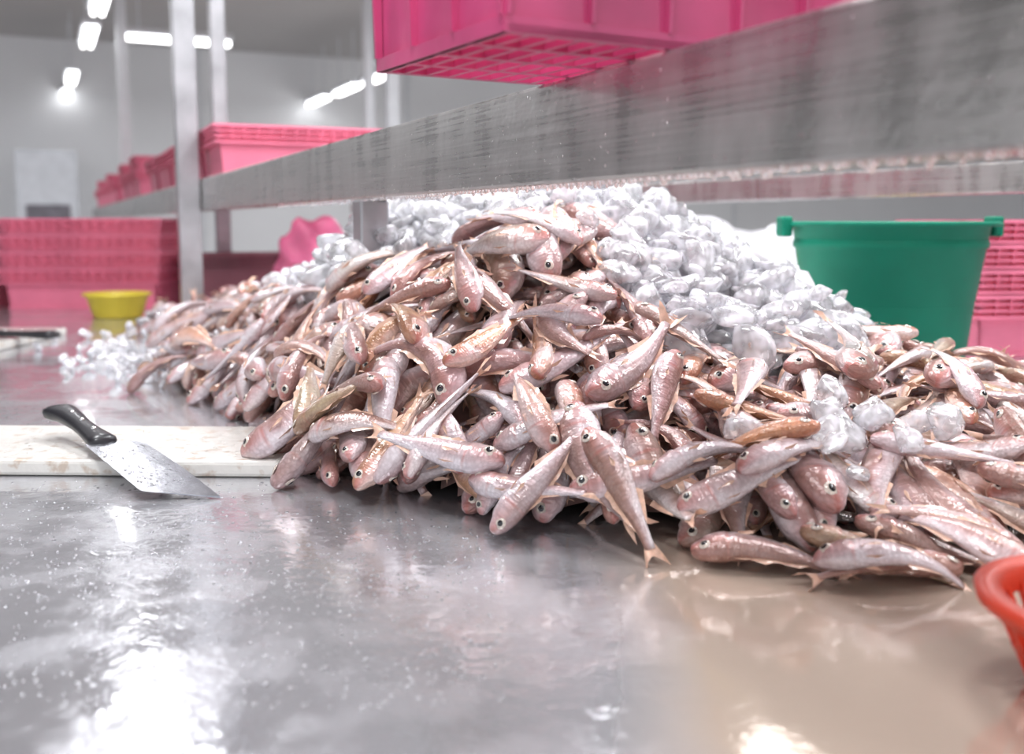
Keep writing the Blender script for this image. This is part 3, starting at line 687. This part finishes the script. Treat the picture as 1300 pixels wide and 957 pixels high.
for px,py,n_,sp_,sy,lm,ms_ in [(1060,630,40,40,26,.08,1),(1000,640,16,30,16,.075,1),(690,300,5,25,8,.05,1),(860,420,14,40,18,.05,1),(400,345,40,45,16,.07,.9),(330,375,50,40,14,.06,.85),(200,450,130,50,12,.04,.6),(170,470,30,35,8,.04,.5),(260,410,60,45,14,.06,.7),(1180,600,8,20,8,.06,1),(930,450,12,30,12,.05,1),(1060,400,14,40,10,.05,1)]:
    for _ in range(n_):
        a=surf(px+random.gauss(0,sp_),py+random.gauss(0,sy))
        i=int((a[0]-X0)/CELL); j=int((a[1]-Y0)/CELL)
        if 0<=i<NX and 0<=j<NY: drop_ice(a[0],a[1],random.uniform(.012,.023)*ms_,75,Hm[i,j]+lm)
print('ICE',len(chunks))
isc=[(1/c_[2]**2)*(1 if abs(c_[1])<.5*c_[2] else .1)*(1+(c_[3]>Hm[int((c_[1]-X0)/CELL),int((c_[2]-Y0)/CELL)]-.01)) for c_ in chunks]
oi=np.argsort(-np.array(isc)); ind=set(oi[:290].tolist())
def ice_me(k):
    me=bpy.data.meshes.new('ice_chunk'); me.from_pydata(IV[k].tolist(),[],ICOF); me.polygons.foreach_set('use_smooth',[True]*len(ICOF)); me.materials.append(M_ice); return me
IM=[ice_me(k) for k in range(len(IV))]
Vs=[];Fs=[];o_=0
for i,(k,x,y,z0,Rm,sz) in enumerate(chunks):
    if i in ind:
        o=bpy.data.objects.new('ice_chunk',IM[k]); link(o)
        o.matrix_world=Matrix([[Rm[r][c_] for c_ in range(3)]+[(x,y,z0+T)[r]] for r in range(3)]+[[0,0,0,1]])
        tag(o,'melting clear ice chunk on the fish heap','ice','ice chunks on the heap')
    else:
        v=IV[k]@Rm.T+np.array([x,y,z0+T]); Vs.append(v); Fs+=[tuple(q+o_ for q in f) for f in ICOF]; o_+=len(v)
ca=core_arr(ice,np.clip(Hm-.028,0,1),1)
arrs=[dict(v=np.concatenate(Vs),f=Fs,m=np.zeros(len(Fs)),c=np.full((o_,3),.5),uv=np.zeros((o_,2))),ca]
o=bpy.data.objects.new('ice_heap',to_mesh('ice_heap',arrs,[M_ice2,M_icecore])); link(o); tag(o,'heap of melting crushed ice covering the fish','ice heap',kind='stuff')
# ---------------------------------------------------------------- water droplets
def dome(v,f,x,y,z,r,h,down=False,flat=None):
    o=len(v); sg=8
    for a,b in((1,0),(.75,.66),(.35,.93)):
        for k in range(sg):
            t=2*math.pi*k/sg
            if flat is None: v.append((x+r*a*math.cos(t),y+r*a*math.sin(t),z+(-h*b if down else h*b)))
            else: v.append((x+flat[0]*r*a*math.cos(t)-U.x*h*b,y+flat[1]*r*a*math.cos(t)-U.y*h*b,z+r*a*math.sin(t)))
    v.append((x,y,z+(-h if down else h)) if flat is None else (x-U.x*h,y-U.y*h,z))
    for i in range(2):
        for k in range(sg): f.append((o+i*sg+k,o+i*sg+(k+1)%sg,o+(i+1)*sg+(k+1)%sg,o+(i+1)*sg+k))
    for k in range(sg): f.append((o+2*sg+k,o+2*sg+(k+1)%sg,o+3*sg))
v=[];f=[]
for _ in range(2800):
    a=onz(random.uniform(-20,640),random.choice([random.uniform(440,560),random.uniform(600,900),random.uniform(600,760)]),0)
    i=int((a[0]-X0)/CELL);j=int((a[1]-Y0)/CELL)
    if 0<=i<NX and 0<=j<NY and hm[i,j]>.002: continue
    if abs(a[0]-BXc)<.32 and 1.25<a[1]<1.52: continue
    r=random.uniform(.0006,.0019)*(1.5 if random.random()<.06 else 1); dome(v,f,a[0],a[1],T+.0002,r,r*.35)
for _ in range(500):
    x=BXc+random.uniform(-.29,.27); y=1.385+random.uniform(-.1,.1); r=random.uniform(.001,.0025); dome(v,f,x,y,T+.0216,r,r*.45)
bpy.context.view_layer.update(); KM=kn.matrix_world.copy()
for _ in range(140):
    p=KM@Vector((random.uniform(.175,.35)*KL/.404,random.uniform(-.022,.043)*KL/.404,.0012)); r=random.uniform(.0007,.0018); dome(v,f,p.x,p.y,p.z-.0003,r,r*.6)
me=bpy.data.meshes.new('water_droplets'); me.from_pydata(v,[],f); me.polygons.foreach_set('use_smooth',[True]*len(f)); me.materials.append(M_water)
o=bpy.data.objects.new('water_droplets',me); link(o); tag(o,'scattered water droplets on the steel table and board','water droplets',kind='stuff')
v=[];f=[]
for _ in range(480):
    Y=random.uniform(.5,2.4); x=beamx(Y); z=.362+.092*random.random()**1.6+T; r=random.uniform(.0006,.0014); dome(v,f,x,Y,z,r,r*.35,flat=(W.x,W.y))
Y=.5
while Y<2.2:
    Y+=random.uniform(.006,.014); x=beamx(Y)+U.x*.003; r=random.uniform(.0022,.0036); dome(v,f,x,Y+U.y*.003,T+.3579,r,r*1.5,down=True)
for _ in range(60):
    Y=random.uniform(.5,2.2); x=beamx(Y)+U.x*.047; r=random.uniform(.002,.0034); dome(v,f,x,Y+U.y*.047,T+.3579,r,r*1.5,down=True)
me=bpy.data.meshes.new('beam_droplets'); me.from_pydata(v,[],f); me.polygons.foreach_set('use_smooth',[True]*len(f)); me.materials.append(M_water)
o=bpy.data.objects.new('beam_droplets',me); link(o); tag(o,'water drops clinging to and hanging from steel beam','water droplets',kind='stuff')
# ---------------------------------------------------------------- bags behind ice
def bag(px,py,d,sx,sy,sz,m,lab,name='plastic_bag',seed=1):
    q=ond(px,py,d); r=np.random.default_rng(seed); bm=bmesh.new(); bmesh.ops.create_icosphere(bm,subdivisions=4,radius=1)
    ph=r.uniform(0,6,6)
    for vv in bm.verts:
        c_=vv.co; k=1+.13*math.sin(4*c_.x+ph[0])*math.cos(5*c_.y+ph[1])+.08*math.sin(9*c_.z+7*c_.x+ph[2])+.05*math.sin(14*c_.y+ph[3])
        vv.co=(c_.x*sx*k,c_.y*sy*k,max(-.75,c_.z*k)*sz)
    o=finish(bm,name,[m],0,True); o.location=(q[0],q[1],T+.75*sz+.001); return tag(o,lab,'bag')
bag(880,290,3.3,.28,.2,.18,M_bag,'crumpled white plastic bag behind the ice',seed=2)
bag(985,300,3.9,.26,.2,.17,M_bag,'crumpled white plastic bag behind the ice',seed=3)
bag(1000,300,2.8,.12,.12,.09,M_bag,'crumpled white plastic bag near the green bucket',seed=4)
bag(935,330,2.75,.10,.1,.10,M_yel,'crumpled yellow plastic bag behind the ice',seed=5)
bag(398,300,3.6,.13,.10,.19,M_pbag,'crumpled pink plastic bag standing behind the ice',seed=6)
# ---------------------------------------------------------------- camera
cd=bpy.data.cameras.new('camera'); cam=bpy.data.objects.new('camera',cd); link(cam); S.camera=cam
cam.location=(0,0,CZ); cam.rotation_euler=(math.pi/2-TH,0,0); cd.sensor_width=36; cd.lens=36; cd.shift_y=-45/1300
cd.clip_start=.02; cd.clip_end=100
cd.dof.use_dof=True; cd.dof.focus_distance=1.2; cd.dof.aperture_fstop=3.6
